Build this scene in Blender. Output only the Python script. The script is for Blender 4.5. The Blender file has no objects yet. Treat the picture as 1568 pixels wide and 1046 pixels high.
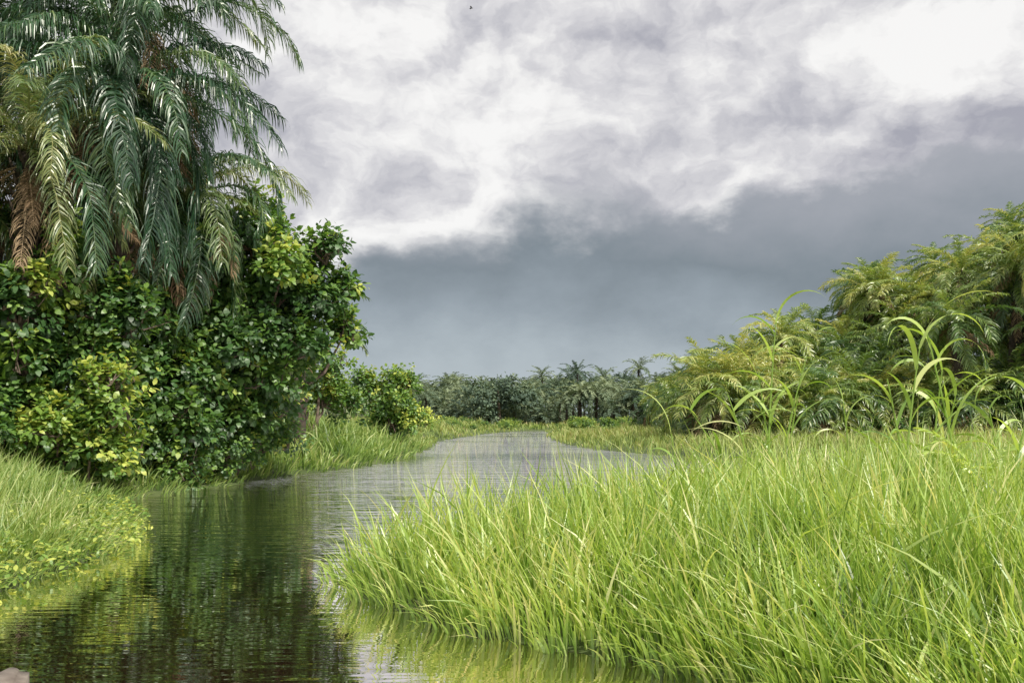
import bpy, math, numpy as np
from mathutils import Vector
rng=np.random.default_rng(7)
S=bpy.context.scene
S.view_settings.view_transform='Standard'; S.view_settings.look='None'; S.view_settings.exposure=0
R=math.radians
COL=S.collection

# ------------------------------------------------------------ helpers
def nrm(v): return v/(np.linalg.norm(v,axis=-1,keepdims=True)+1e-9)
def nz(x,y,z=0,s=1.0,k=0):
    x=x*s+k*1.7;y=y*s+k*3.1;z=z*s
    return (np.sin(1.3*x+.7*y+1.1*z+1)+np.sin(-0.9*x+1.7*y-.6*z+2.3+np.sin(x*.8))+np.sin(2.7*x+2.1*z+.4*y+4)*.6+np.sin(3.1*y-1.9*z+np.sin(2.2*x)*1.2)*.6)/3.2

class B:
    def __init__(s): s.v=[];s.f=[];s.t=[];s.m=[];s.n=0
    def add(s,v,f,t,m=0):
        v=np.asarray(v,float).reshape(-1,3); f=np.asarray(f,int).reshape(-1,4)
        s.v.append(v);s.f.append(f+s.n);s.n+=len(v)
        s.t.append(np.broadcast_to(np.asarray(t,float),(len(v),)).copy()); s.m.append(np.full(len(f),m))
    def strips(s,P,W,t,m=0):
        N,K,_=P.shape
        V=np.stack([P-W,P+W],2).reshape(-1,3)
        i=np.arange(N)[:,None]*(2*K)+np.arange(K-1)[None]*2
        F=np.stack([i,i+1,i+3,i+2],-1).reshape(-1,4)
        t=np.asarray(t,float)
        if t.ndim==1: t=np.repeat(t,2*K)
        elif t.ndim==2: t=np.repeat(t.reshape(-1),2)
        s.add(V,F,t,m)
    def tube(s,pts,rad,t=.5,m=0,n=7):
        pts=np.asarray(pts,float);K=len(pts);rad=np.broadcast_to(rad,(K,))
        tan=nrm(np.gradient(pts,axis=0)); ref=np.array([0.31,.95,.05]) if abs(tan[0][2])>.5 else np.array([0,0,1.])
        a=nrm(np.cross(tan,ref));b=np.cross(tan,a)
        th=np.arange(n)*2*math.pi/n
        V=pts[:,None]+rad[:,None,None]*(np.cos(th)[None,:,None]*a[:,None]+np.sin(th)[None,:,None]*b[:,None])
        i=np.arange(K-1)[:,None]*n; j=np.arange(n)[None];j2=(j+1)%n
        F=np.stack([i+j,i+j2,i+n+j2,i+n+j],-1).reshape(-1,4)
        s.add(V.reshape(-1,3),F,t,m)
    def mesh(s,name,mats,smooth=False):
        v=np.concatenate(s.v);f=np.concatenate(s.f);t=np.concatenate(s.t);m=np.concatenate(s.m)
        me=bpy.data.meshes.new(name);me.vertices.add(len(v));me.vertices.foreach_set('co',v.astype(np.float32).ravel())
        me.loops.add(len(f)*4);me.loops.foreach_set('vertex_index',f.astype(np.int32).ravel())
        me.polygons.add(len(f));me.polygons.foreach_set('loop_start',np.arange(0,len(f)*4,4,dtype=np.int32))
        me.polygons.foreach_set('material_index',m.astype(np.int32))
        me.polygons.foreach_set('use_smooth',np.full(len(f),smooth))
        me.update(calc_edges=True)
        a=me.attributes.new('tint','FLOAT','POINT');a.data.foreach_set('value',t.astype(np.float32))
        for q in mats: me.materials.append(q)
        return me
    def obj(s,name,mats,smooth=False,parent=None):
        o=bpy.data.objects.new(name,s.mesh(name,mats,smooth));COL.objects.link(o)
        if parent: o.parent=parent
        return o
def empty(name):
    o=bpy.data.objects.new(name,None);COL.objects.link(o);return o

# ------------------------------------------------------------ materials
def ramp(nt,stops):
    r=nt.nodes.new('ShaderNodeValToRGB');e=r.color_ramp.elements
    while len(e)<len(stops): e.new(.5)
    for q,(p,c) in zip(e,stops): q.position=p;q.color=(*c,1)
    return r
def leafmat(name,stops,rough=.45,trans=.3,spec=.06,tboost=1.5,orand=0):
    m=bpy.data.materials.new(name);m.use_nodes=True;nt=m.node_tree;n=nt.nodes;l=nt.links;n.clear()
    out=n.new('ShaderNodeOutputMaterial');at=n.new('ShaderNodeAttribute');at.attribute_name='tint'
    fac=at.outputs['Fac']
    if orand:
        oi=n.new('ShaderNodeObjectInfo');m2=n.new('ShaderNodeMath');m2.operation='MULTIPLY_ADD';m2.inputs[1].default_value=orand
        sb=n.new('ShaderNodeMath');sb.operation='SUBTRACT';sb.inputs[1].default_value=orand*.5;l.new(fac,sb.inputs[0])
        l.new(oi.outputs['Random'],m2.inputs[0]);l.new(sb.outputs[0],m2.inputs[2]);fac=m2.outputs[0]
    r=ramp(nt,stops);l.new(fac,r.inputs[0])
    d=n.new('ShaderNodeBsdfDiffuse');l.new(r.outputs[0],d.inputs[0])
    tr=n.new('ShaderNodeBsdfTranslucent')
    mc=n.new('ShaderNodeMix');mc.data_type='RGBA';mc.blend_type='MULTIPLY';mc.inputs[0].default_value=1
    l.new(r.outputs[0],mc.inputs[6]);mc.inputs[7].default_value=(tboost*1.05,tboost,tboost*.5,1)
    l.new(mc.outputs[2],tr.inputs['Color'])
    mx=n.new('ShaderNodeMixShader');mx.inputs[0].default_value=trans
    l.new(d.outputs[0],mx.inputs[1]);l.new(tr.outputs[0],mx.inputs[2])
    gl=n.new('ShaderNodeBsdfGlossy');gl.inputs['Roughness'].default_value=rough;gl.inputs[0].default_value=(1,1,.95,1)
    m3=n.new('ShaderNodeMixShader');m3.inputs[0].default_value=spec
    l.new(mx.outputs[0],m3.inputs[1]);l.new(gl.outputs[0],m3.inputs[2]);l.new(m3.outputs[0],out.inputs[0])
    return m
def barkmat(name,c1,c2,scale=6,rough=.85):
    m=bpy.data.materials.new(name);m.use_nodes=True;nt=m.node_tree;n=nt.nodes;l=nt.links
    p=n['Principled BSDF'];p.inputs['Roughness'].default_value=rough
    g=n.new('ShaderNodeNewGeometry');no=n.new('ShaderNodeTexNoise');no.inputs['Scale'].default_value=scale;no.inputs['Detail'].default_value=4
    l.new(g.outputs['Position'],no.inputs['Vector']);r=ramp(nt,[(.3,c1),(.7,c2)]);l.new(no.outputs['Fac'],r.inputs[0]);l.new(r.outputs[0],p.inputs['Base Color'])
    b=n.new('ShaderNodeBump');b.inputs['Strength'].default_value=.6;b.inputs['Distance'].default_value=.03;l.new(no.outputs['Fac'],b.inputs['Height']);l.new(b.outputs[0],p.inputs['Normal'])
    return m
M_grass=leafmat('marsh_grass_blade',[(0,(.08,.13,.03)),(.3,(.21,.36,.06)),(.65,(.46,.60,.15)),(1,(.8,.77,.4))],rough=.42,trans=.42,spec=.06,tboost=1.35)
M_bank=leafmat('bank_grass_blade',[(0,(.045,.10,.018)),(.4,(.18,.30,.055)),(.75,(.42,.52,.17)),(1,(.72,.68,.38))],rough=.5,trans=.38,spec=.04,tboost=1.35)
M_far=leafmat('far_grass_blade',[(0,(.08,.14,.04)),(.4,(.23,.31,.08)),(.75,(.40,.44,.16)),(1,(.5,.40,.22))],rough=.6,trans=.3,spec=.02)
M_palm=leafmat('palm_leaflet',[(0,(.015,.055,.03)),(.35,(.045,.12,.045)),(.65,(.18,.24,.07)),(1,(.52,.48,.22))],rough=.38,trans=.25,spec=.08)
M_palmf=leafmat('palm_leaflet_grove',[(0,(.025,.068,.022)),(.35,(.08,.165,.04)),(.65,(.25,.34,.075)),(1,(.6,.56,.2))],rough=.42,trans=.32,spec=.07,orand=.45)
M_palmd=leafmat('palm_leaflet_haze_tinted',[(0,(.065,.105,.08)),(.4,(.12,.175,.11)),(1,(.30,.35,.2))],rough=.7,trans=.15,spec=.02,orand=.7)  # air haze painted into the leaf colour: paler, bluish greens for distant trees
M_dead=leafmat('dead_frond',[(0,(.06,.04,.022)),(.5,(.2,.13,.07)),(1,(.45,.33,.2))],rough=.7,trans=.15,spec=.02,tboost=1)
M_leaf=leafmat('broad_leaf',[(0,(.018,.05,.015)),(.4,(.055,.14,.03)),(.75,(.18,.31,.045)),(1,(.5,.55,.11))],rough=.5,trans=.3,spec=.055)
M_bark=barkmat('bark',(.06,.04,.03),(.2,.15,.11))
M_ptrunk=barkmat('palm_trunk',(.02,.015,.011),(.08,.058,.04))

# ------------------------------------------------------------ land / water layout (metres)
WATER=np.array([(-12,-60),(-9.5,-20),(-7.8,0),(-6.6,8),(-6.0,11.5),(-5.9,14.6),(-6.5,16.8),(-8.2,20),(-9.4,24),(-8.8,28),(-8.2,31),(-7.7,35),(-6.5,39),(-5.6,43.5),(-5.4,50),(-5.4,60),(-5.6,70),(-6.4,82),(-5.5,100),(-3.5,122),(-1,140),(2,152),(5,150),(5.4,132),(4.0,109),(3.8,90),(4.2,74),(5.4,62),(8.5,52),(20,45),(34,47),(60,53),(120,62),
 (120,40),(60,30),(30,24.5),(15,21.5),(8,20.2),(5.0,19),(2.9,17),(1.3,15.2),(.1,13.9),(-1.0,13.1),(-2.0,12.6),(-2.15,12.0),(-1.7,11),(-1.0,10.1),(-.5,9.3),(.3,8.6),(1.0,8.2),(1.5,7.5),(2.1,6.3),(2.9,4),(3.6,1),(5,-10),(12,-60)],float)
def sdf(x,y):
    x=np.asarray(x,float);y=np.asarray(y,float);P=WATER;Q=np.roll(P,-1,0)
    d=np.full(x.shape,1e18);ins=np.zeros(x.shape,bool)
    for (ax,ay),(bx,by) in zip(P,Q):
        ex,ey=bx-ax,by-ay;t=np.clip(((x-ax)*ex+(y-ay)*ey)/(ex*ex+ey*ey),0,1)
        d=np.minimum(d,(x-ax-t*ex)**2+(y-ay-t*ey)**2)
        c=((ay>y)!=(by>y));
        with np.errstate(divide='ignore',invalid='ignore'): xi=(bx-ax)*(y-ay)/(by-ay if by!=ay else 1e-9)+ax
        ins^=(c&(x<xi))
    d=np.sqrt(d);return np.where(ins,-d,d)      # + on land
def shore(x,y):
    w=.28*nz(x,y,0,1.9)+.15*nz(x,y,0,5.3)
    return sdf(x,y)+w*np.clip(np.hypot(x,y)/25,.35,2)
def gz(x,y,d=None):
    if d is None: d=shore(x,y)
    z=np.where(d>0,.03+.3*(1-np.exp(-d/1.8)),.03-.9*(1-np.exp(np.minimum(d,0)/1.1)))
    z=z+np.where(d>0,np.minimum(d,3)*.03*nz(x,y,0,.8),0)
    z=z+np.where((x<-5)&(d>0),.8*(1-np.exp(-np.maximum(d-1.0,0)/6)),0)
    return z
def geo(a,b,n): return np.sign(a)*np.geomspace(abs(a),abs(b),n)
xs=np.concatenate([geo(-2600,-33,26),np.arange(-32,40,.4),geo(41,2600,28)])
ys=np.concatenate([np.linspace(-300,-12,12),np.arange(-10,40,.4),np.arange(41,180,1.5),geo(182,4000,30)])
X,Y=np.meshgrid(xs,ys);D=shore(X,Y);Z=gz(X,Y,D)
b=B();nx,ny=len(xs),len(ys)
i=(np.arange(ny-1)[:,None]*nx+np.arange(nx-1)[None])
b.add(np.stack([X,Y,Z],-1),np.stack([i,i+1,i+nx+1,i+nx],-1).reshape(-1,4),0.5)
M_ground=bpy.data.materials.new('marsh_ground');M_ground.use_nodes=True
nt=M_ground.node_tree;p=nt.nodes['Principled BSDF'];p.inputs['Roughness'].default_value=.95
g=nt.nodes.new('ShaderNodeNewGeometry');no=nt.nodes.new('ShaderNodeTexNoise');no.inputs['Scale'].default_value=.12;no.inputs['Detail'].default_value=5
no.inputs['Roughness'].default_value=.7
nt.links.new(g.outputs['Position'],no.inputs['Vector']);r=ramp(nt,[(.3,(.03,.045,.012)),(.5,(.07,.10,.025)),(.7,(.13,.15,.05))]);nt.links.new(no.outputs['Fac'],r.inputs[0]);nt.links.new(r.outputs[0],p.inputs['Base Color'])
b.obj('ground',[M_ground],True)

# water
M_w=bpy.data.materials.new('river_water');M_w.use_nodes=True;nt=M_w.node_tree;n=nt.nodes;l=nt.links;n.clear()
g=n.new('ShaderNodeNewGeometry')
def wn(sx,sy,sc,det):
    mp=n.new('ShaderNodeMapping');mp.inputs['Scale'].default_value=(sx,sy,1);l.new(g.outputs['Position'],mp.inputs['Vector'])
    q=n.new('ShaderNodeTexNoise');q.noise_dimensions='2D';q.inputs['Scale'].default_value=sc;q.inputs['Detail'].default_value=det;l.new(mp.outputs[0],q.inputs['Vector']);return q
n1=wn(.3,1.3,3.6,2);n2=wn(.2,1,.9,1);n3=wn(.07,.14,.5,1)
r3=n.new('ShaderNodeMapRange');r3.inputs[1].default_value=.38;r3.inputs[2].default_value=.66;r3.inputs[3].default_value=.3;r3.inputs[4].default_value=1.0;l.new(n3.outputs['Fac'],r3.inputs[0])
sp=n.new('ShaderNodeSeparateXYZ');l.new(g.outputs['Position'],sp.inputs[0])
r4=n.new('ShaderNodeMapRange');r4.inputs[1].default_value=13;r4.inputs[2].default_value=34;r4.inputs[3].default_value=.004;r4.inputs[4].default_value=.12;l.new(sp.outputs[1],r4.inputs[0])
a=n.new('ShaderNodeMath');a.operation='MULTIPLY_ADD';a.inputs[1].default_value=1.2;l.new(n2.outputs['Fac'],a.inputs[0]);l.new(n1.outputs['Fac'],a.inputs[2])
bu=n.new('ShaderNodeBump');l.new(r4.outputs[0],bu.inputs['Distance']);l.new(a.outputs[0],bu.inputs['Height']);l.new(r3.outputs[0],bu.inputs['Strength'])
fr=n.new('ShaderNodeFresnel');fr.inputs[0].default_value=1.6
fm=n.new('ShaderNodeMath');fm.operation='MULTIPLY_ADD';fm.use_clamp=True;fm.inputs[1].default_value=1.15;fm.inputs[2].default_value=.42;l.new(fr.outputs[0],fm.inputs[0])
df=n.new('ShaderNodeBsdfDiffuse');df.inputs[0].default_value=(.035,.018,.01,1)
gl=n.new('ShaderNodeBsdfGlossy');gl.inputs['Roughness'].default_value=.01;gl.inputs[0].default_value=(1,.96,.98,1);l.new(bu.outputs[0],gl.inputs['Normal'])
mx=n.new('ShaderNodeMixShader');l.new(fm.outputs[0],mx.inputs[0]);l.new(df.outputs[0],mx.inputs[1]);l.new(gl.outputs[0],mx.inputs[2])
o=n.new('ShaderNodeOutputMaterial');l.new(mx.outputs[0],o.inputs[0])
b=B();b.add([(-400,-200,0),(400,-200,0),(400,400,0),(-400,400,0)],[(0,1,2,3)],0);b.obj('river',[M_w])

# ------------------------------------------------------------ grass
def blades(b,x,y,z,h,w,dirx,diry,bend,tint,rng,K=5,m=0):
    N=len(x);t=np.linspace(0,1,K)[None]
    dl=np.hypot(dirx,diry)+1e-6;ux,uy=dirx/dl,diry/dl
    bend=bend[:,None];hh=h[:,None]
    hor=hh*(.16*t+bend*t**2.1);ver=hh*(t-.45*bend*t**2.6)
    P=np.stack([x[:,None]+ux[:,None]*hor,y[:,None]+uy[:,None]*hor,z[:,None]+ver],-1)
    a=np.arctan2(uy,ux)+math.pi/2+rng.normal(0,.8,N)
    prof=np.interp(np.linspace(0,1,K),[0,.25,.5,.75,1],[.6,1,.92,.6,.06])
    W=np.stack([np.cos(a),np.sin(a),rng.normal(0,.25,N)],-1)[:,None]*(w[:,None]*prof[None])[...,None]
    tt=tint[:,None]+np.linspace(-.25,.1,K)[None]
    b.strips(P,W,tt,m)
def grad(x,y,e=.25):
    return (sdf(x+e,y)-sdf(x-e,y)),(sdf(x,y+e)-sdf(x,y-e))
# right-hand marsh
N=112000
D=np.exp(rng.uniform(math.log(2.6),math.log(27),N));x=-3+(rng.random(N))*(.72*D+2+3);y=D
d=shore(x,y);cl3=nz(x,y,0,8.,3);k=(d>-.12)&(x>-3)&(rng.random(N)<.72+.5*cl3+.3*nz(x,y,0,3.1,9));x,y,d,cl3=x[k],y[k],d[k],cl3[k];N=len(x)
clump=nz(x,y,0,1.3,1);cl2=nz(x,y,0,3.7,2)
h=(.45+1.0*(1-np.exp(-np.maximum(d,0)/.85)))*rng.uniform(.55,1.16,N)*(1+.14*clump+.13*cl2+.1*cl3)
h=np.where(y<8,h*np.clip(.6+.4*(y-2)/6,.5,1),h)
gx,gy=grad(x,y);e=np.exp(-np.maximum(d,0)/.45)
az=rng.uniform(0,2*math.pi,N)
dx=np.cos(az)*.9-.1+.45*cl2+.3*cl3-gx*e*4;dy=np.sin(az)*.9-.1+.4*clump-gy*e*4
bend=np.clip(rng.gamma(1.6,.13,N)+.5*e*rng.random(N)+.1*cl3,0.02,.98)
w=rng.uniform(.006,.018,N)*np.clip(y/13,.9,1.5)
tint=np.clip(.48+.15*clump+.12*cl3+.13*nz(x,y,0,.5,8)+rng.normal(0,.18,N)+np.where(rng.random(N)<.06,.4,0),0,1)
b=B();z=gz(x,y,d)
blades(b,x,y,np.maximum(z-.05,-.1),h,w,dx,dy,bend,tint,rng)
# taller stray blades and dry stalks
N=2800;y=np.exp(rng.uniform(math.log(4),math.log(21),N));x=-2+rng.random(N)*(.7*y+3);d=shore(x,y);k=d>.1;x,y,d=x[k],y[k],d[k];N=len(x);az=rng.uniform(0,6.28,N)
blades(b,x,y,gz(x,y,d),rng.uniform(.8,1.45,N)*(1+.35*(rng.random(N)<.16))*np.clip(.6+.4*y/8,0,1.1)*(1-.5*np.exp(-d/.5)),rng.choice([.005,.012,.016],N),np.cos(az),np.sin(az),rng.uniform(.05,.7,N),rng.uniform(.55,1,N),rng,K=7)
b.obj('marsh_grass',[M_grass])
# left bank
N=105000
D=np.exp(rng.uniform(math.log(8),math.log(68),N));y=D;x=-.72*D-2+rng.random(N)*(.72*D+2)
d=shore(x,y);k=(d>-.08)&(d<11)&(x<-3)&(rng.random(N)<.8+.5*nz(x,y,0,5,3));x,y,d=x[k],y[k],d[k];N=len(x)
hm=np.interp(y,[8,17,21,24,31,35,46,62],[.75,1.05,.95,.8,.85,1.1,1.6,1.3])
h=hm*(.35+.8*(1-np.exp(-np.maximum(d,0)/1.3)))*rng.uniform(.55,1.15,N)*(1+.3*nz(x,y,0,.9,3)+.15*nz(x,y,0,4,3))
gx,gy=grad(x,y);e=np.exp(-np.maximum(d,0)/.6);az=rng.uniform(0,6.28,N)
tint=np.clip(.5+.2*nz(x,y,0,.6,5)+rng.normal(0,.17,N)+.17*(y<20),0,1)
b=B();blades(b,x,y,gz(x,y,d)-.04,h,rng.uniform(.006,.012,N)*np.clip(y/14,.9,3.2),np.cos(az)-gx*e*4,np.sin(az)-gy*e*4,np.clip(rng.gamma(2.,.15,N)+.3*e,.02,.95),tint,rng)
b.obj('bank_grass',[M_bank])
# far marsh
N=95000
y=np.exp(rng.uniform(math.log(43),math.log(260),N));x=(rng.random(N)*1.25-.45)*y
d=shore(x,y);k=(d>-.1)&((x>3)|(y>62));x,y,d=x[k],y[k],d[k];N=len(x)
pat=nz(x,y,0,.12,4)+.5*nz(x,y,0,.45,2)
h=(.4+.6*(1-np.exp(-np.maximum(d,0)/3)))*rng.uniform(.6,1.2,N)*(1+.35*pat)
az=rng.uniform(0,6.28,N)
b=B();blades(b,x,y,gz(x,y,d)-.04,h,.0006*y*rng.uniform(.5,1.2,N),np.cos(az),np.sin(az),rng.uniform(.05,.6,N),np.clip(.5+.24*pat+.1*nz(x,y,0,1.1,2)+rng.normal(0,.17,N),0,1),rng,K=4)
b.obj('far_marsh_grass',[M_far])

# ------------------------------------------------------------ leaves / shrubs
def leaves(b,p,u,nv,L,wd,tint,m=0,rng=rng):
    u=nrm(u);s=nrm(np.cross(u,nv));nn=np.cross(s,u);L=L[:,None]
    t=[0,.35,.7,1.0];dr=[0,.02,-.06,-.24]
    P=np.stack([p+u*L*a+nn*L*c for a,c in zip(t,dr)],1)
    W=s[:,None]*(wd[:,None]*np.array([.12,1,.85,.08])[None])[...,None]
    b.strips(P,W,tint,m)
def crown(b,lobes,rng,leaf=.2,per=11,tb=.45,m=0,upbias=.5,light=.16):
    for (cx,cy,cz,rx,ry,rz,n) in lobes:
        q=nrm(rng.normal(size=(n,3)));q[:,2]=np.where(q[:,2]<-.6,-q[:,2]*.6,q[:,2]);q=nrm(q)
        rr=(.45+.55*rng.random(n)**.5)*(1+.22*nz(q[:,0]*3+cx,q[:,1]*3,q[:,2]*3+cz))
        rr*=np.where(rng.random(n)<.08,rng.uniform(1.1,1.5,n),1)
        c=np.array([cx,cy,cz])+q*rr[:,None]*np.array([rx,ry,rz])
        d=nrm(q+np.array([0,0,upbias])+rng.normal(0,.35,(n,3)))
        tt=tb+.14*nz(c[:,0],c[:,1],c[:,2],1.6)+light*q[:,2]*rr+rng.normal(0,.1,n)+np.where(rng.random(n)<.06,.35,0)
        tl=rng.uniform(.25,.6,n)*leaf/.2
        j=np.tile(np.arange(per),(n,1));f=(j+.5)/per
        ph=j*2.4+rng.uniform(0,6,(n,1))
        a1=nrm(np.cross(d,np.array([.3,.5,.81])));a2=np.cross(d,a1)
        rad=a1[:,None]*np.cos(ph)[...,None]+a2[:,None]*np.sin(ph)[...,None]
        pos=c[:,None]+d[:,None]*(f*tl[:,None])[...,None]+rad*.04
        u=rad*(1.1-.6*f[...,None])+d[:,None]*(.25+.7*f[...,None])+rng.normal(0,.22,(n,per,3))-np.array([0,0,.25])
        nv=nrm(d[:,None]*1.0+np.array([0,0,.9])+rng.normal(0,.45,(n,per,3)))
        L=(leaf*rng.uniform(.55,1.25,(n,per))*(1-.25*f)).ravel()
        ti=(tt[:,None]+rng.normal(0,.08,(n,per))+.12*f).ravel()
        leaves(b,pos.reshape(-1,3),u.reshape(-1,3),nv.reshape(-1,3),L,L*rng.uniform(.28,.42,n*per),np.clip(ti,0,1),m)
        for k in rng.choice(n,min(n,max(4,n//10)),replace=False):
            c0=np.array([cx,cy,cz])-np.array([0,0,rz*.4]);mid=(c0+c[k])/2+rng.normal(0,.12,3)
            b.tube([c0,mid,c[k]+d[k]*tl[k]*.8],[.03,.018,.007],.5,1,4)
def split(lobes,rng,ns=6):
    out=[]
    for (cx,cy,cz,rx,ry,rz,n) in lobes:
        out.append((cx,cy,cz,rx*.6,ry*.6,rz*.6,int(n*.25)+3))
        for k in range(ns):
            q=nrm(rng.normal(size=3));f=rng.uniform(.55,1.08);s=rng.uniform(.28,.5)
            out.append((cx+q[0]*rx*f,cy+q[1]*ry*f,cz+q[2]*rz*f,rx*s,ry*s,rz*s,int(n*.85/ns)+3))
    return out
def broad(name,base,lobes,rng,tr=.1,ns=6,**kw):
    b=B();sub=split(lobes,rng,ns);tb=kw.pop('tb',.45)
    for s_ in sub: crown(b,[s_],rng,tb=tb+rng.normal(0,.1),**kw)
    base=np.array(base,float)
    for lo in lobes:
        c=np.array(lo[:3]);s=base+rng.normal(0,.15,3)*[1,1,0]
        m1=s+(c-s)*.35+rng.normal(0,.2,3)+[0,0,.2];m2=s+(c-s)*.7+rng.normal(0,.15,3)
        b.tube([s-[0,0,.3],s+(m1-s)*.5,m1,m2,c+[0,0,lo[5]*.3]],np.array([1.2,1,.8,.55,.2])*tr,.5,1,7)
    for lo in sub:
        par=min(lobes,key=lambda q:sum((q[i]-lo[i])**2 for i in range(3)));c0=np.array(par[:3]);c1=np.array(lo[:3])
        b.tube([c0-[0,0,.2],(c0+c1)/2+rng.normal(0,.1,3),c1],[.045,.035,.02],.5,1,5)
    return b.obj(name,[M_leaf,M_bark])
G=lambda x,y: float(gz(np.array([x]),np.array([y]))[0])
broad('broadleaf_tree',(-9.0,31.5,.5),[(-7.3,30,5.3,1.7,1.4,1.5,330),(-8.6,30,6.3,1.3,1.5,1.2,200),(-6.5,30.6,4.2,1.3,1.2,1.1,200),(-7.8,30.5,3.6,1.6,1.2,1.3,260),(-8.9,29.6,4.6,1.4,1.2,1.3,240),
 (-7.0,30.6,6.9,.8,1.0,1.0,80),(-5.7,30.5,6.9,.5,.5,.4,24),(-5.3,30.6,5.9,.4,.4,.35,16),(-5.1,30.8,4.6,.4,.4,.5,20),(-8.3,30.6,2.3,1.5,1.0,1.0,200),(-9.2,31,2.6,1.6,1.3,1.8,150),(-7.7,31,8.0,.8,.8,.8,50),(-9.3,28.3,6.0,1.0,.7,.9,110)],rng,leaf=.26,tb=.37)
broad('broadleaf_tree',(-10.9,28.6,.7),[(-10.2,28,4.8,1.3,1.0,1.1,210),(-9.7,28.1,3.4,1.3,.9,1.0,190),(-11.0,27.6,2.9,1.4,1.0,1.2,190),(-9.7,28.2,1.9,1.2,.7,1.0,170),(-9.0,28.5,2.8,.9,.6,1.0,110),(-9.2,28.2,1.2,.8,.4,.7,80)],rng,leaf=.25,tb=.34)
broad('shrub',(-12,26,.7),[(-11.8,25.6,3.5,1.1,.8,1.3,180),(-10.4,25.4,4.7,.9,.45,1.2,170),(-10.6,25.5,3.2,.9,.45,1.0,130),(-11.9,24.0,4.3,.9,.5,1.2,120),(-13.1,25.2,2.9,1.2,1,1.3,180),(-12.4,25,2.0,1.3,.9,.9,150),(-12.9,25.5,4.6,.9,.9,1.0,90),(-11.2,24.6,5.9,.5,.4,.6,45)],rng,leaf=.24,tb=.39)
broad('shrub',(-10.9,25,.35),[(-10.2,24.6,1.9,.8,.6,.7,90),(-9.8,24.8,1.1,.6,.5,.6,60),(-11.1,24.4,1.5,.9,.6,.8,90),(-10,24.6,2.9,.3,.35,.45,18)],rng,leaf=.22,tb=.62,tr=.04)
broad('shrub',(-13.2,23.5,.7),[(-12.8,23,1.7,1.1,.8,.9,120),(-13.8,23.3,2.4,1.1,.9,1.3,130)],rng,leaf=.2,tb=.42)
broad('shrub',(-13.6,27,.7),[(-13.6,26.5,6.9,1.1,.8,.9,120),(-13.0,26.5,5.6,.8,.8,1.0,90),(-14.6,28,3.4,1.6,1.2,2.2,220),(-12.2,28.6,3.0,1.6,1.2,2.2,180)],rng,leaf=.16,tb=.5)
broad('shrub',(-9.5,35,.7),[(-9.0,35,3.2,2.2,1.5,2.4,300),(-11.5,34,4,2.2,1.5,3,260),(-14.5,34,4,2.2,1.5,3.6,260)],rng,leaf=.24,tb=.3)
broad('shrub',(-9.2,46,.7),[(-9.0,47,2.8,1.5,1.4,1.5,170),(-8.7,46.6,3.8,.9,1,1.1,80),(-10.4,46,3.4,1.6,1.4,1.7,130)],rng,leaf=.24,tb=.52)
broad('shrub',(-7.0,58,.5),[(-6.5,58,2.4,1.3,1.2,1.3,150),(-7.8,58.5,3.0,1.3,1.2,1.5,150),(-5.8,58.2,1.7,.8,1,.9,90),(-7.1,57.5,1.8,1.2,1,1.1,120),(-6.5,58.2,4.0,.5,.6,.7,40),(-8.7,58.5,4.0,.7,.7,.9,50)],rng,leaf=.26,tb=.52)
lob=[]
for t in np.linspace(0,1,18):
    x0=-14.5+7.4*t;y0=np.interp(x0,[-14.5,-11,-9.8,-7.1],[25,26.2,28.4,31.3])
    lob.append((x0-.2+rng.normal(0,.2),y0+rng.normal(0,.2)+.3,.9+rng.random()*.6,.75,.5,.8,100))
broad('undergrowth',(-11,29,.5),lob,rng,leaf=.17,tb=.38,tr=.03,ns=4)
# creeping herbs on the near left bank
b=B();N=15000
y=rng.uniform(8.5,19,N);x=rng.uniform(-11,-5,N);d=shore(x,y);hh=.12+.42*(nz(x,y,0,1.7,6)+.6)*np.exp(-((d-.6)/1.3)**2);k=(d>-.35+.2*nz(x,y,0,2.3,1))&(d<2.8);x,y,d,hh=x[k],y[k],d[k],hh[k];N=len(x)
p=np.stack([x,y,np.maximum(gz(x,y,d),0)+hh*rng.random(N)],-1);u=rng.normal(size=(N,3));u[:,2]=np.abs(u[:,2])*.5
leaves(b,p,u,np.tile([0,0,1.],(N,1))+rng.normal(0,.3,(N,3)),rng.uniform(.06,.14,N),rng.uniform(.014,.03,N),np.clip(rng.normal(.8,.18,N),0,1))
b.obj('creeping_water_herbs',[M_leaf])

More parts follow.
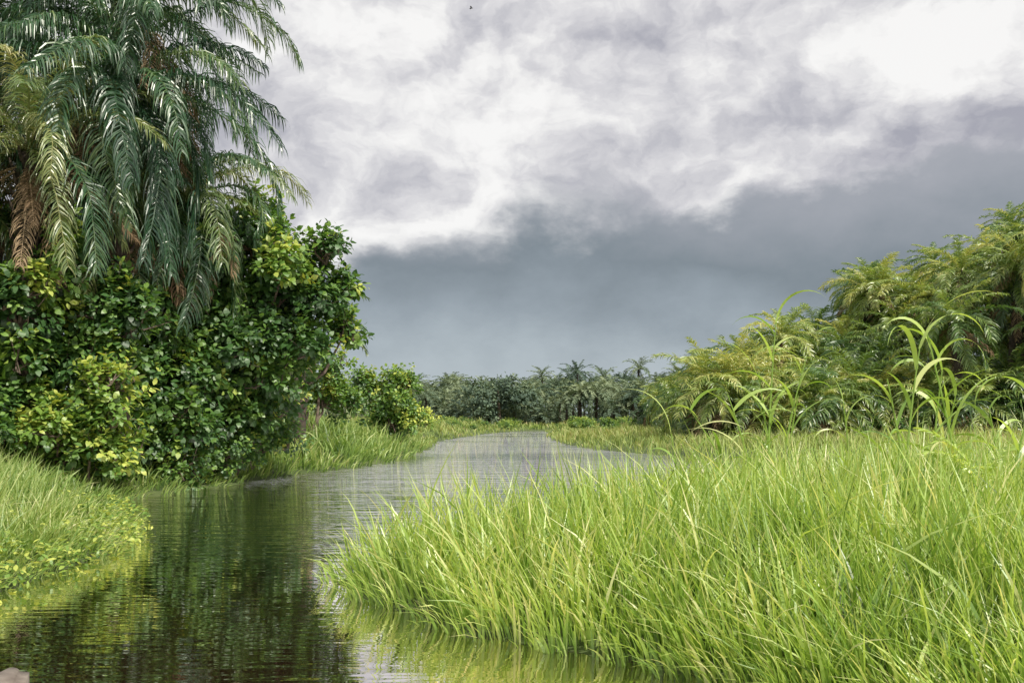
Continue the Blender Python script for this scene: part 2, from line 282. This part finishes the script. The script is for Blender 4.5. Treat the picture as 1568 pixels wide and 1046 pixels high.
# ------------------------------------------------------------ palms
def fronds(b,c,az,e0,bend,L,tint,rng,nl=62,ll=.85,wd=.02,m=0,grav=.3,plum=.5,s0=.12,rr=.03,K=5):
    F=len(az);SG=16;s=np.linspace(0,1,SG)
    e=np.maximum(e0[:,None]-bend[:,None]*s[None]**1.25,-1.5)
    st=L[:,None]/(SG-1)
    h=np.concatenate([np.zeros((F,1)),np.cumsum(np.cos(e[:,:-1])*st,1)],1);v=np.concatenate([np.zeros((F,1)),np.cumsum(np.sin(e[:,:-1])*st,1)],1)
    ax=az[:,None]+.25*rng.normal(size=(F,1))*s[None]**2
    P=np.stack([h*np.cos(ax),h*np.sin(ax),v],-1)+c
    T=nrm(np.gradient(P,axis=1))
    for i in range(F):
        b.tube(P[i,::3],np.interp(s[::3],[0,.1,1],[rr*1.8,rr,.006]),min(1,tint[i]+.2),m,4)
    M=nl;sl=np.linspace(s0,.995,M)
    ps=sl*(SG-1);i0=np.clip(ps.astype(int),0,SG-2);fr=(ps-i0)[None,:,None]
    base=P[:,i0]*(1-fr)+P[:,i0+1]*fr;tan=nrm(T[:,i0]*(1-fr)+T[:,i0+1]*fr)
    lat=np.stack([-np.sin(az),np.cos(az),0*az],-1)[:,None]*np.ones((1,M,1))
    up=nrm(np.cross(tan,-lat))
    up=np.where(up[...,2:3]<0,-up,up)
    prof=np.interp(sl,[s0,.3,.6,.85,1],[.35,.95,1,.75,.4])[None]
    for sd in(-1,1):
        dr=lat*sd*1.0+tan*(.55+.5*sl[None,:,None])+up*(rng.uniform(-.35,.75,(F,M,1))*plum+.1)+rng.normal(0,.15,(F,M,3));dr=nrm(dr)
        LL=ll*prof*rng.uniform(.7,1.1,(F,M))*(L/L.max())[:,None]
        Q=[base];q=base;dd=dr
        for kk in range(K-1):
            q=q+dd*(LL/(K-1))[...,None];Q.append(q);dd=nrm(dd+np.array([0,0,-grav])*(1+.3*kk)*rng.uniform(.4,1.6,(F,M,1)))
        Q=np.stack(Q,2)
        wv=nrm(tan-dr*np.sum(tan*dr,-1,keepdims=True)+rng.normal(0,.4,tan.shape))
        W=wv[:,:,None]*(wd*np.interp(np.linspace(0,1,K),[0,.25,.5,.75,1],[.5,1,.9,.6,.08]))[None,None,:,None]
        b.strips(Q.reshape(-1,K,3),W.reshape(-1,K,3),np.clip((tint[:,None]+rng.normal(0,.08,(F,M))).ravel(),0,1),m)
def palm(b,base,cz,L=4.6,nf=34,rng=rng,tb=.35,dead=7,nl=62,ll=.85,wd=.022,grav=.3,lean=(0,0),tr=.27,bd=70,K=5,emin=-10):
    base=np.array(base,float);c=np.array([base[0]+lean[0],base[1]+lean[1],cz])
    pts=[base+(c-base)*t*np.array([t**.5,t**.5,1])-np.array([0,0,.3*(1-t)]) for t in np.linspace(0,1,9)]
    b.tube(pts,np.linspace(1.25,1,9)*tr,.4,2,10)
    n=int((cz-base[2])*9)
    for k in range(n):
        t=.25+.75*k/n;pc=base+(c-base)*t*np.array([t**.5,t**.5,1]);a=k*2.4;o=np.array([math.cos(a),math.sin(a),0])
        b.tube([pc+o*tr*.8,pc+o*(tr*1.35)+[0,0,.14],pc+o*(tr*1.6)+[0,0,.34]],[.075,.055,.03],.5,2,4)
    i=np.arange(nf);t=(i+.5)/nf;az=i*2.39996+rng.normal(0,.15,nf)
    e0=np.radians(84-(84-emin)*t**.8)+rng.normal(0,.1,nf);bend=np.radians(bd+rng.normal(0,14,nf)+25*t)
    fronds(b,c+np.array([0,0,.1]),az,e0,bend,L*rng.uniform(.75,1.08,nf)*(.75+.25*np.minimum(1,t*4)),np.clip(tb+rng.normal(0,.12,nf)+.12*(1-t),0,1),rng,nl=nl,ll=ll,wd=wd,grav=grav,K=K)
    if dead:
        az=rng.uniform(0,6.28,dead)
        fronds(b,c-np.array([0,0,.25]),az,np.radians(rng.uniform(-55,-15,dead)),np.radians(rng.uniform(25,60,dead)),L*rng.uniform(.6,.85,dead),rng.uniform(.3,.8,dead),rng,nl=int(nl*.7),ll=ll*.7,wd=wd*.8,grav=.5,m=1,plum=.9,K=K)
PM=[M_palm,M_dead,M_ptrunk]
def near_palm(x,y,cz,**k):
    b=B();palm(b,(x,y,G(x,y)),cz,**k);return b.obj('oil_palm',PM)
near_palm(-12.1,24.9,8.6,L=4.7,nf=34,tb=.54,dead=12,nl=96,wd=.016,ll=.95,grav=.4,bd=88)
near_palm(-10.5,26.5,10.6,L=5.4,nf=50,tb=.22,dead=8,nl=104,ll=1.15,wd=.019,grav=.75,bd=95,emin=-40)
near_palm(-11.0,28,13.6,L=6.1,nf=46,tb=.28,dead=6,nl=96,ll=1.15,wd=.019,grav=.7,bd=92)
near_palm(-9.4,28.8,8.2,L=4.4,nf=38,tb=.46,dead=20,nl=84,wd=.017,ll=.95,grav=.6,bd=97,emin=-45)
near_palm(-11.3,27.8,7.6,L=4.0,nf=36,tb=.38,dead=24,nl=76,wd=.018,ll=.95,grav=.6,bd=95,emin=-45)
near_palm(-14.0,26,7.4,L=4.6,nf=36,tb=.38,dead=16,nl=76,wd=.018,ll=1.0,grav=.5,bd=90,emin=-35)
near_palm(-12.9,31,9.5,L=5.2,nf=40,tb=.2,dead=12,nl=72,ll=1.1,grav=.6,bd=90,emin=-40)
near_palm(-15.2,29,12.5,L=5.2,nf=38,tb=.3,dead=8,nl=72,ll=1.1,grav=.6,bd=90,emin=-30)
near_palm(-8.6,40,6.2,L=3.4,nf=24,tb=.35,dead=3,nl=56,ll=.7)

# right-hand palm grove (instances of a few modelled palms)
FM=[M_palmf,M_dead,M_ptrunk]
var=[]
for k in range(5):
    r=np.random.default_rng(50+k);b=B();palm(b,(0,0,0),9.5,L=4.8,nf=28,rng=r,tb=.36+.04*k,dead=6,nl=42,ll=1.15,wd=.042,grav=.4,tr=.22,bd=72,K=4,emin=-35);var.append(b.mesh('grove_palm_mesh',FM))
low=[]
for k in range(3):
    r=np.random.default_rng(70+k);b=B();palm(b,(0,0,0),2.6,L=4.9,nf=26,rng=r,tb=.44+.08*k,dead=6,nl=40,ll=1.15,wd=.042,grav=.42,tr=.3,bd=74,K=4);low.append(b.mesh('low_palm_mesh',FM))
shr=[]
for k in range(3):
    r=np.random.default_rng(90+k);b=B();lob=[(r.normal(0,1.5),r.normal(0,1),.9+r.random()*2.2,1.0,1.0,.9,46) for _ in range(11)]
    crown(b,lob,r,leaf=.34,per=8,tb=.36+.1*k);b.tube([(0,0,-.3),(0.1,0,1.2),(.2,0,2.4)],[.2,.15,.06],.5,1);shr.append(b.mesh('grove_shrub_mesh',[M_leaf,M_bark]))
def inst(parent,mesh,nm,x,y,z,s,rng,sz=None):
    o=bpy.data.objects.new(nm,mesh);COL.objects.link(o);o.parent=parent;o.location=(x,y,z);o.rotation_euler=(rng.normal(0,.06),rng.normal(0,.06),rng.uniform(0,6.28));o.scale=(s,s,sz or s);return o
grove=empty('palm_grove')
def topz(u,dist):
    ang=np.interp(u,[.17,.22,.27,.33,.40,.47,.52,.8],[.045,.07,.10,.135,.153,.17,.20,.21]);return 2+ang*dist
for k in range(120):
    u=.19+.55*(k/120)**.9+rng.normal(0,.02);dist=rng.uniform(76,108)*(1-.15*(u>.45))
    tz=topz(u,dist)*(rng.uniform(.8,1.08) if k%2 else rng.uniform(.45,.8))
    s=rng.uniform(.75,1.05);cz=(tz-2.2*s)
    if k%2==0: dist=min(dist,84)
    inst(grove,var[k%5],'palm',u*dist,dist,0.3,s,rng,sz=None).location.z=cz-9.5*s
for k in range(60):
    u=rng.uniform(.2,.75);dist=rng.uniform(66,78)
    inst(grove,low[k%3],'low_palm',u*dist,dist,.2+rng.uniform(-1,1.6),rng.uniform(.75,1.1),rng)
for k in range(30):
    u=rng.uniform(.2,.75);dist=rng.uniform(65,76)
    inst(grove,shr[k%3],'shrub',u*dist,dist,-.3,rng.uniform(.3,.65),rng)
for k in range(34):
    u=rng.uniform(.14,.26);dist=rng.uniform(110,170);s=rng.uniform(.7,1.0)
    inst(grove,var[k%5],'palm',u*dist,dist,2+(.03+.4*(u-.14))*dist*rng.uniform(.6,1.05)-11.5*s,s,rng)
# distant tree line
dist_v=[]
for k in range(4):
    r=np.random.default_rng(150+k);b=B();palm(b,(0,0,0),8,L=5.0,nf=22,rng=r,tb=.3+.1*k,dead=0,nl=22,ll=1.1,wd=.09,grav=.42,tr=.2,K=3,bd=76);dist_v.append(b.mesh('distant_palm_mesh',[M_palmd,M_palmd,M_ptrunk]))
dt=[]
for k in range(3):
    r=np.random.default_rng(190+k);b=B();lob=[(r.normal(0,2.4),r.normal(0,2),1.5+r.random()*6,1.8,1.8,1.5,55) for _ in range(11)]
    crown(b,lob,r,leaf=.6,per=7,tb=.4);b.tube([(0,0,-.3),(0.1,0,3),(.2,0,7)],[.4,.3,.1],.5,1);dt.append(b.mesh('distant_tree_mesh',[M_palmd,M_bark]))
tl=empty('distant_treeline')
def tlh(u): return np.interp(u,[-.25,-.07,0,.15,.22,.3,.5],[.037,.034,.038,.045,.055,.08,.1])
for k in range(230):
    u=rng.uniform(-.2,.36);dist=rng.uniform(205,290)
    hz=tlh(u)*dist*(rng.uniform(.7,1.0) if rng.random()>.07 else rng.uniform(1.05,1.3))+2
    s=rng.uniform(.75,1.15)
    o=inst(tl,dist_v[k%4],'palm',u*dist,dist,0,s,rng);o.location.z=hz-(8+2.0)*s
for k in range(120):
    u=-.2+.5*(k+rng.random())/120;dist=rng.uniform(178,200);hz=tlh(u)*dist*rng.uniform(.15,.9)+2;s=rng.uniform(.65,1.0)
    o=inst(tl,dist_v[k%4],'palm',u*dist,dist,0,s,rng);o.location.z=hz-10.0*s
for k in range(42):
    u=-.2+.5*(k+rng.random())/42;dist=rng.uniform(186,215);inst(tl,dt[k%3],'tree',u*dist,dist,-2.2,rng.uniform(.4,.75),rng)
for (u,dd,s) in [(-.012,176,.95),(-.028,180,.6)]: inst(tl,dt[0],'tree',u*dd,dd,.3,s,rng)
mb=empty('marsh_bushes')
for k in range(60):
    u=rng.uniform(-.09,.2);dist=rng.uniform(115,175);x=u*dist
    if float(shore(np.array([x]),np.array([dist]))[0])<3: continue
    inst(mb,shr[k%3],'bush',x,dist,-.3,rng.uniform(.25,.6),rng)

# ------------------------------------------------------------ reeds
def reed(name,stems,rng,seedtint=.54):
    b=B()
    for (x,y,hx,hz,nlv) in stems:
        z0=G(x,y);pts=np.array([[x+hx*t**1.6,y+.1*math.sin(t*3),z0+(hz-z0)*t] for t in np.linspace(0,1,10)])
        b.tube(pts,np.linspace(.02,.006,10),.5,0,6)
        N=nlv;t=np.linspace(.3,1,N);i=(t*9);bp=np.stack([np.interp(i,range(10),pts[:,c]) for c in range(3)],-1)
        az=np.arange(N)*math.pi+rng.normal(0,.5,N)+.15
        L=rng.uniform(.6,1.2,N)*(1-.2*(t-.35));e=np.radians(rng.uniform(50,82,N));K=12
        P=[bp];q=bp;
        bd=rng.uniform(1.0,2.9,N)
        for k in range(K-1):
            ee=e-bd*(k/(K-1))**1.3
            q=q+np.stack([np.cos(az)*np.cos(ee),np.sin(az)*np.cos(ee),np.sin(ee)],-1)*(L/(K-1))[:,None];P.append(q)
        P=np.stack(P,1);wv=np.stack([-np.sin(az),np.cos(az),rng.normal(0,.3,N)],-1)+rng.normal(0,.6,(N,3))*[1,1,.6]
        W=nrm(wv)[:,None]*(.026*np.interp(np.linspace(0,1,K),[0,.15,.5,1],[.6,1,.85,.04]))[None,:,None]
        b.strips(P,W,np.clip(seedtint+rng.normal(0,.14,N),0,1))
    return b.obj(name,[M_grass])
reed('reed',[(3.35,13,.1,3.25,13),(3.5,13.1,-.25,2.6,9),(3.3,12.9,-.5,2.3,8),(3.45,13,.4,2.8,9),(3.2,13.1,-.85,2.1,7),(3.6,13.2,.2,2.3,7)],rng)
reed('reed',[(3.95,10,.15,2.7,9),(4.75,10.2,-.5,2.9,11),(4.4,10.4,.1,2.5,8),(4.9,9.9,.3,2.2,6),(4.2,10.2,-.35,2.4,7)],rng,.57)
reed('reed',[(2.2,12.5,-.2,1.8,6),(5.6,13,.2,2.3,8),(6.3,12.5,-.3,2.1,7),(4.6,13.2,-.2,2.2,6)],rng)
b=B();fronds(b,np.array([4.75,10.1,1.25]),np.array([.3,1.8,3.4,4.6,2.6]),np.radians([70,60,65,55,75.]),np.radians([90,80,85,80,70.]),np.array([.9,.8,.85,.7,.95]),np.full(5,.65),rng,nl=34,ll=.16,wd=.012,grav=.1,plum=.1,rr=.006)
b.tube([(4.75,10.1,.3),(4.75,10.1,1.27)],[.012,.012],.5);b.obj('fern',[M_grass])

# ------------------------------------------------------------ canoe (bow at lower left)
b=B();ns=26;prof=14
pts=[]
for i in range(ns):
    t=i/(ns-1);yy=-3.2+t*8.3;wv=.55*math.sin(math.pi*min(.985,max(.03,.04+t*.945)))**.6;top=.46+.24*abs(2*t-1)**2.5
    xc=-2.56
    for j in range(prof):
        a=math.pi*j/(prof-1);pts.append((xc-wv*math.cos(a),yy,top-(top+.16)*abs(math.sin(a))**.7))
    for j in range(prof):
        a=math.pi*(1-j/(prof-1));wi=max(.005,wv-.05);pts.append((xc-wi*math.cos(a),yy,top+.004-(top+.10)*abs(math.sin(a))**.7*(0 if i>ns-7 else 1)+(.02*math.sin(a) if i>ns-7 else 0)))
F=[];w2=2*prof
for i in range(ns-1):
    for j in range(w2): F.append((i*w2+j,i*w2+(j+1)%w2,(i+1)*w2+(j+1)%w2,(i+1)*w2+j))
e0=(ns-1)*w2
for j in range(prof-1): F.append((e0+j,e0+j+1,e0+w2-2-j,e0+w2-1-j))
b.add(pts,F,.5)
b.obj('wooden_canoe',[barkmat('weathered_wood',(.16,.125,.1),(.32,.27,.22),scale=9)],True)
# bird
b=B();c=np.array([-4.1,100,43.1])
b.tube([c+[-.2,0,-.02],c+[-.1,0,0],c+[.05,0,.01],c+[.14,0,.03],c+[.2,0,.02]],[.01,.04,.05,.03,.005],.1,0,6)
for sd in(-1,1): b.add([c+[.06,0,.02],c+[-.06,0,.02],c+[-.1,sd*.2,.12],c+[.04,sd*.2,.13]],[(0,1,2,3)],.1);b.add([c+[.04,sd*.2,.13],c+[-.1,sd*.2,.12],c+[-.14,sd*.42,.06],c+[-.1,sd*.43,.06]],[(0,1,2,3)],.1)
b.obj('bird',[barkmat('feathers',(.02,.02,.02),(.05,.045,.04))])

# ------------------------------------------------------------ sky
SE,SA=R(50),R(138)   # elevation, azimuth clockwise from +Y
wd=bpy.data.worlds.new('World');S.world=wd;wd.use_nodes=True;nt=wd.node_tree;n=nt.nodes;l=nt.links;n.clear()
wd.cycles.sampling_method='NONE'
def val(s,i,v):
    if isinstance(v,(int,float,tuple)): s.inputs[i].default_value=v
    else: l.new(v,s.inputs[i])
def mth(op,a,b=0,c=None,clamp=False):
    q=n.new('ShaderNodeMath');q.operation=op;q.use_clamp=clamp;val(q,0,a);val(q,1,b)
    if c is not None: val(q,2,c)
    return q.outputs[0]
def vm(op,a,b,c=None,out=0):
    q=n.new('ShaderNodeVectorMath');q.operation=op;val(q,0,a);val(q,1,b)
    if c is not None: val(q,2,c)
    return q.outputs[out]
tc=n.new('ShaderNodeTexCoord');DIR=tc.outputs['Generated']
sx=n.new('ShaderNodeSeparateXYZ');l.new(DIR,sx.inputs[0])
az=mth('ARCTAN2',sx.outputs[0],sx.outputs[1]);el=mth('ARCSINE',sx.outputs[2])
c0=n.new('ShaderNodeCombineXYZ');l.new(az,c0.inputs[0]);l.new(el,c0.inputs[1]);AE=c0.outputs[0]
cv=vm('MULTIPLY',AE,(1,1.6,1))
def noise(vec,sc,det,rough=.55):
    q=n.new('ShaderNodeTexNoise');q.noise_dimensions='2D';q.inputs['Scale'].default_value=sc;q.inputs['Detail'].default_value=det;q.inputs['Roughness'].default_value=rough
    l.new(vec,q.inputs['Vector']);return q
w1=noise(vm('ADD',cv,(3.1,1.2,0)),6.5,6,.58);wc=vm('SUBTRACT',w1.outputs['Color'],(.5,.5,.5))
AW=vm('MULTIPLY_ADD',wc,(.22,.13,0),AE)
cw=vm('MULTIPLY',vm('MULTIPLY_ADD',wc,(.10,.07,0),AE),(1,1.5,1))
sw=n.new('ShaderNodeSeparateXYZ');l.new(AW,sw.inputs[0]);azw,elw=sw.outputs[0],sw.outputs[1]
fc=n.new('ShaderNodeFloatCurve');pts=[(-1,.15),(-.247,.14),(-.184,.145),(-.12,.157),(-.055,.166),(-.01,.178),(.03,.20),(.08,.215),(.14,.216),(.204,.202),(.266,.21),(.327,.222),(.384,.232),(.475,.242),(1,.2)]
cu=fc.mapping.curves[0]
while len(cu.points)<len(pts): cu.points.new(.5,.5)
for q,(a,e) in zip(cu.points,pts): q.location=((a+1)/2,e*2)
fc.mapping.update();l.new(mth('MULTIPLY_ADD',azw,.5,.5),fc.inputs['Value'])
na=noise(cw,6,6,.56);nb=noise(vm('ADD',cw,(.014,-.03,0)),6,6,.56)
Bd=mth('MULTIPLY',fc.outputs[0],.5);dd=mth('SUBTRACT',elw,Bd)
# edge softness varies along the cloud base
swc=n.new('ShaderNodeSeparateXYZ');l.new(wc,swc.inputs[0])
nc=noise(vm('ADD',cv,(5,2,0)),2.4,1,.5)
sft=mth('MAXIMUM',mth('MULTIPLY_ADD',mth('SUBTRACT',nc.outputs['Fac'],.5),.12,.032),.013)
mr=n.new('ShaderNodeMapRange');mr.interpolation_type='SMOOTHSTEP';l.new(mth('DIVIDE',dd,sft),mr.inputs[0]);mr.inputs[1].default_value=-1;mr.inputs[2].default_value=1
mask=mr.outputs[0]
r1=n.new('ShaderNodeMapRange');l.new(mth('ADD',mth('MULTIPLY_ADD',swc.outputs[2],.09,el),mth('MULTIPLY',mth('SUBTRACT',na.outputs['Fac'],.5),.06)),r1.inputs[0]);r1.inputs[1].default_value=0;r1.inputs[2].default_value=.28
rl=ramp(nt,[(0,(.47,.53,.57)),(.2,(.40,.455,.495)),(.36,(.285,.33,.37)),(.52,(.205,.24,.27)),(.72,(.31,.33,.365)),(1,(.45,.45,.49))]);l.new(r1.outputs[0],rl.inputs[0])
rel=mth('SUBTRACT',na.outputs['Fac'],nb.outputs['Fac'])
v=mth('MULTIPLY_ADD',rel,2.1,.62)
v=mth('MULTIPLY_ADD',mth('SUBTRACT',na.outputs['Fac'],.5),.55,v)
v=mth('MULTIPLY_ADD',mth('SUBTRACT',nc.outputs['Fac'],.5),.45,v)
for (a,e,ra,re,am) in [(-.13,.34,.10,.07,.16),(.03,.345,.05,.035,.25),(.2,.262,.09,.03,.26),(.39,.33,.08,.07,.24),(.45,.38,.08,.06,.12),(-.07,.185,.08,.025,.28),(.27,.30,.06,.045,-.25),(.44,.26,.12,.035,-.36),(-.22,.28,.07,.1,-.1),(.15,.40,.12,.03,-.12),(.07,.235,.10,.018,-.22)]:
    q=vm('MULTIPLY_ADD',AW,(1/ra,1/re,0),(-a/ra,-e/re,0));q2=vm('DOT_PRODUCT',q,q,out=1)
    v=mth('MULTIPLY_ADD',mth('EXPONENT',mth('MULTIPLY',q2,-.7)),am,v)
ru=ramp(nt,[(0,(.37,.37,.42)),(.3,(.51,.505,.54)),(.6,(.68,.67,.685)),(.85,(.84,.83,.82)),(1,(.90,.89,.875))]);l.new(v,ru.inputs[0])
mc=n.new('ShaderNodeMix');mc.data_type='RGBA';l.new(mask,mc.inputs[0]);l.new(rl.outputs[0],mc.inputs[6]);l.new(ru.outputs[0],mc.inputs[7])
bg=n.new('ShaderNodeBackground');l.new(mc.outputs[2],bg.inputs[0]);bg.inputs[1].default_value=1.1
sk=n.new('ShaderNodeTexSky');sk.sky_type='NISHITA';sk.sun_disc=False;sk.sun_elevation=SE;sk.sun_rotation=SA
b2=n.new('ShaderNodeBackground');l.new(sk.outputs[0],b2.inputs[0]);b2.inputs[1].default_value=.08
ms=n.new('ShaderNodeMixShader');ms.inputs[0].default_value=.93;l.new(b2.outputs[0],ms.inputs[1]);l.new(bg.outputs[0],ms.inputs[2])
ow=n.new('ShaderNodeOutputWorld');l.new(ms.outputs[0],ow.inputs[0])
sun=bpy.data.lights.new('sun','SUN');sun.energy=5;sun.angle=R(1);sun.color=(1,.95,.86)
so=bpy.data.objects.new('sun',sun);COL.objects.link(so)
sd=Vector((math.sin(SA)*math.cos(SE),math.cos(SA)*math.cos(SE),math.sin(SE)));so.rotation_euler=sd.to_track_quat('Z','Y').to_euler()
# camera
cam=bpy.data.cameras.new('camera');co=bpy.data.objects.new('camera',cam);COL.objects.link(co);cam.lens=35;cam.sensor_width=36
co.location=(0,0,2);co.rotation_euler=(R(90),0,0);cam.shift_y=.0746;cam.clip_end=8000;S.camera=co
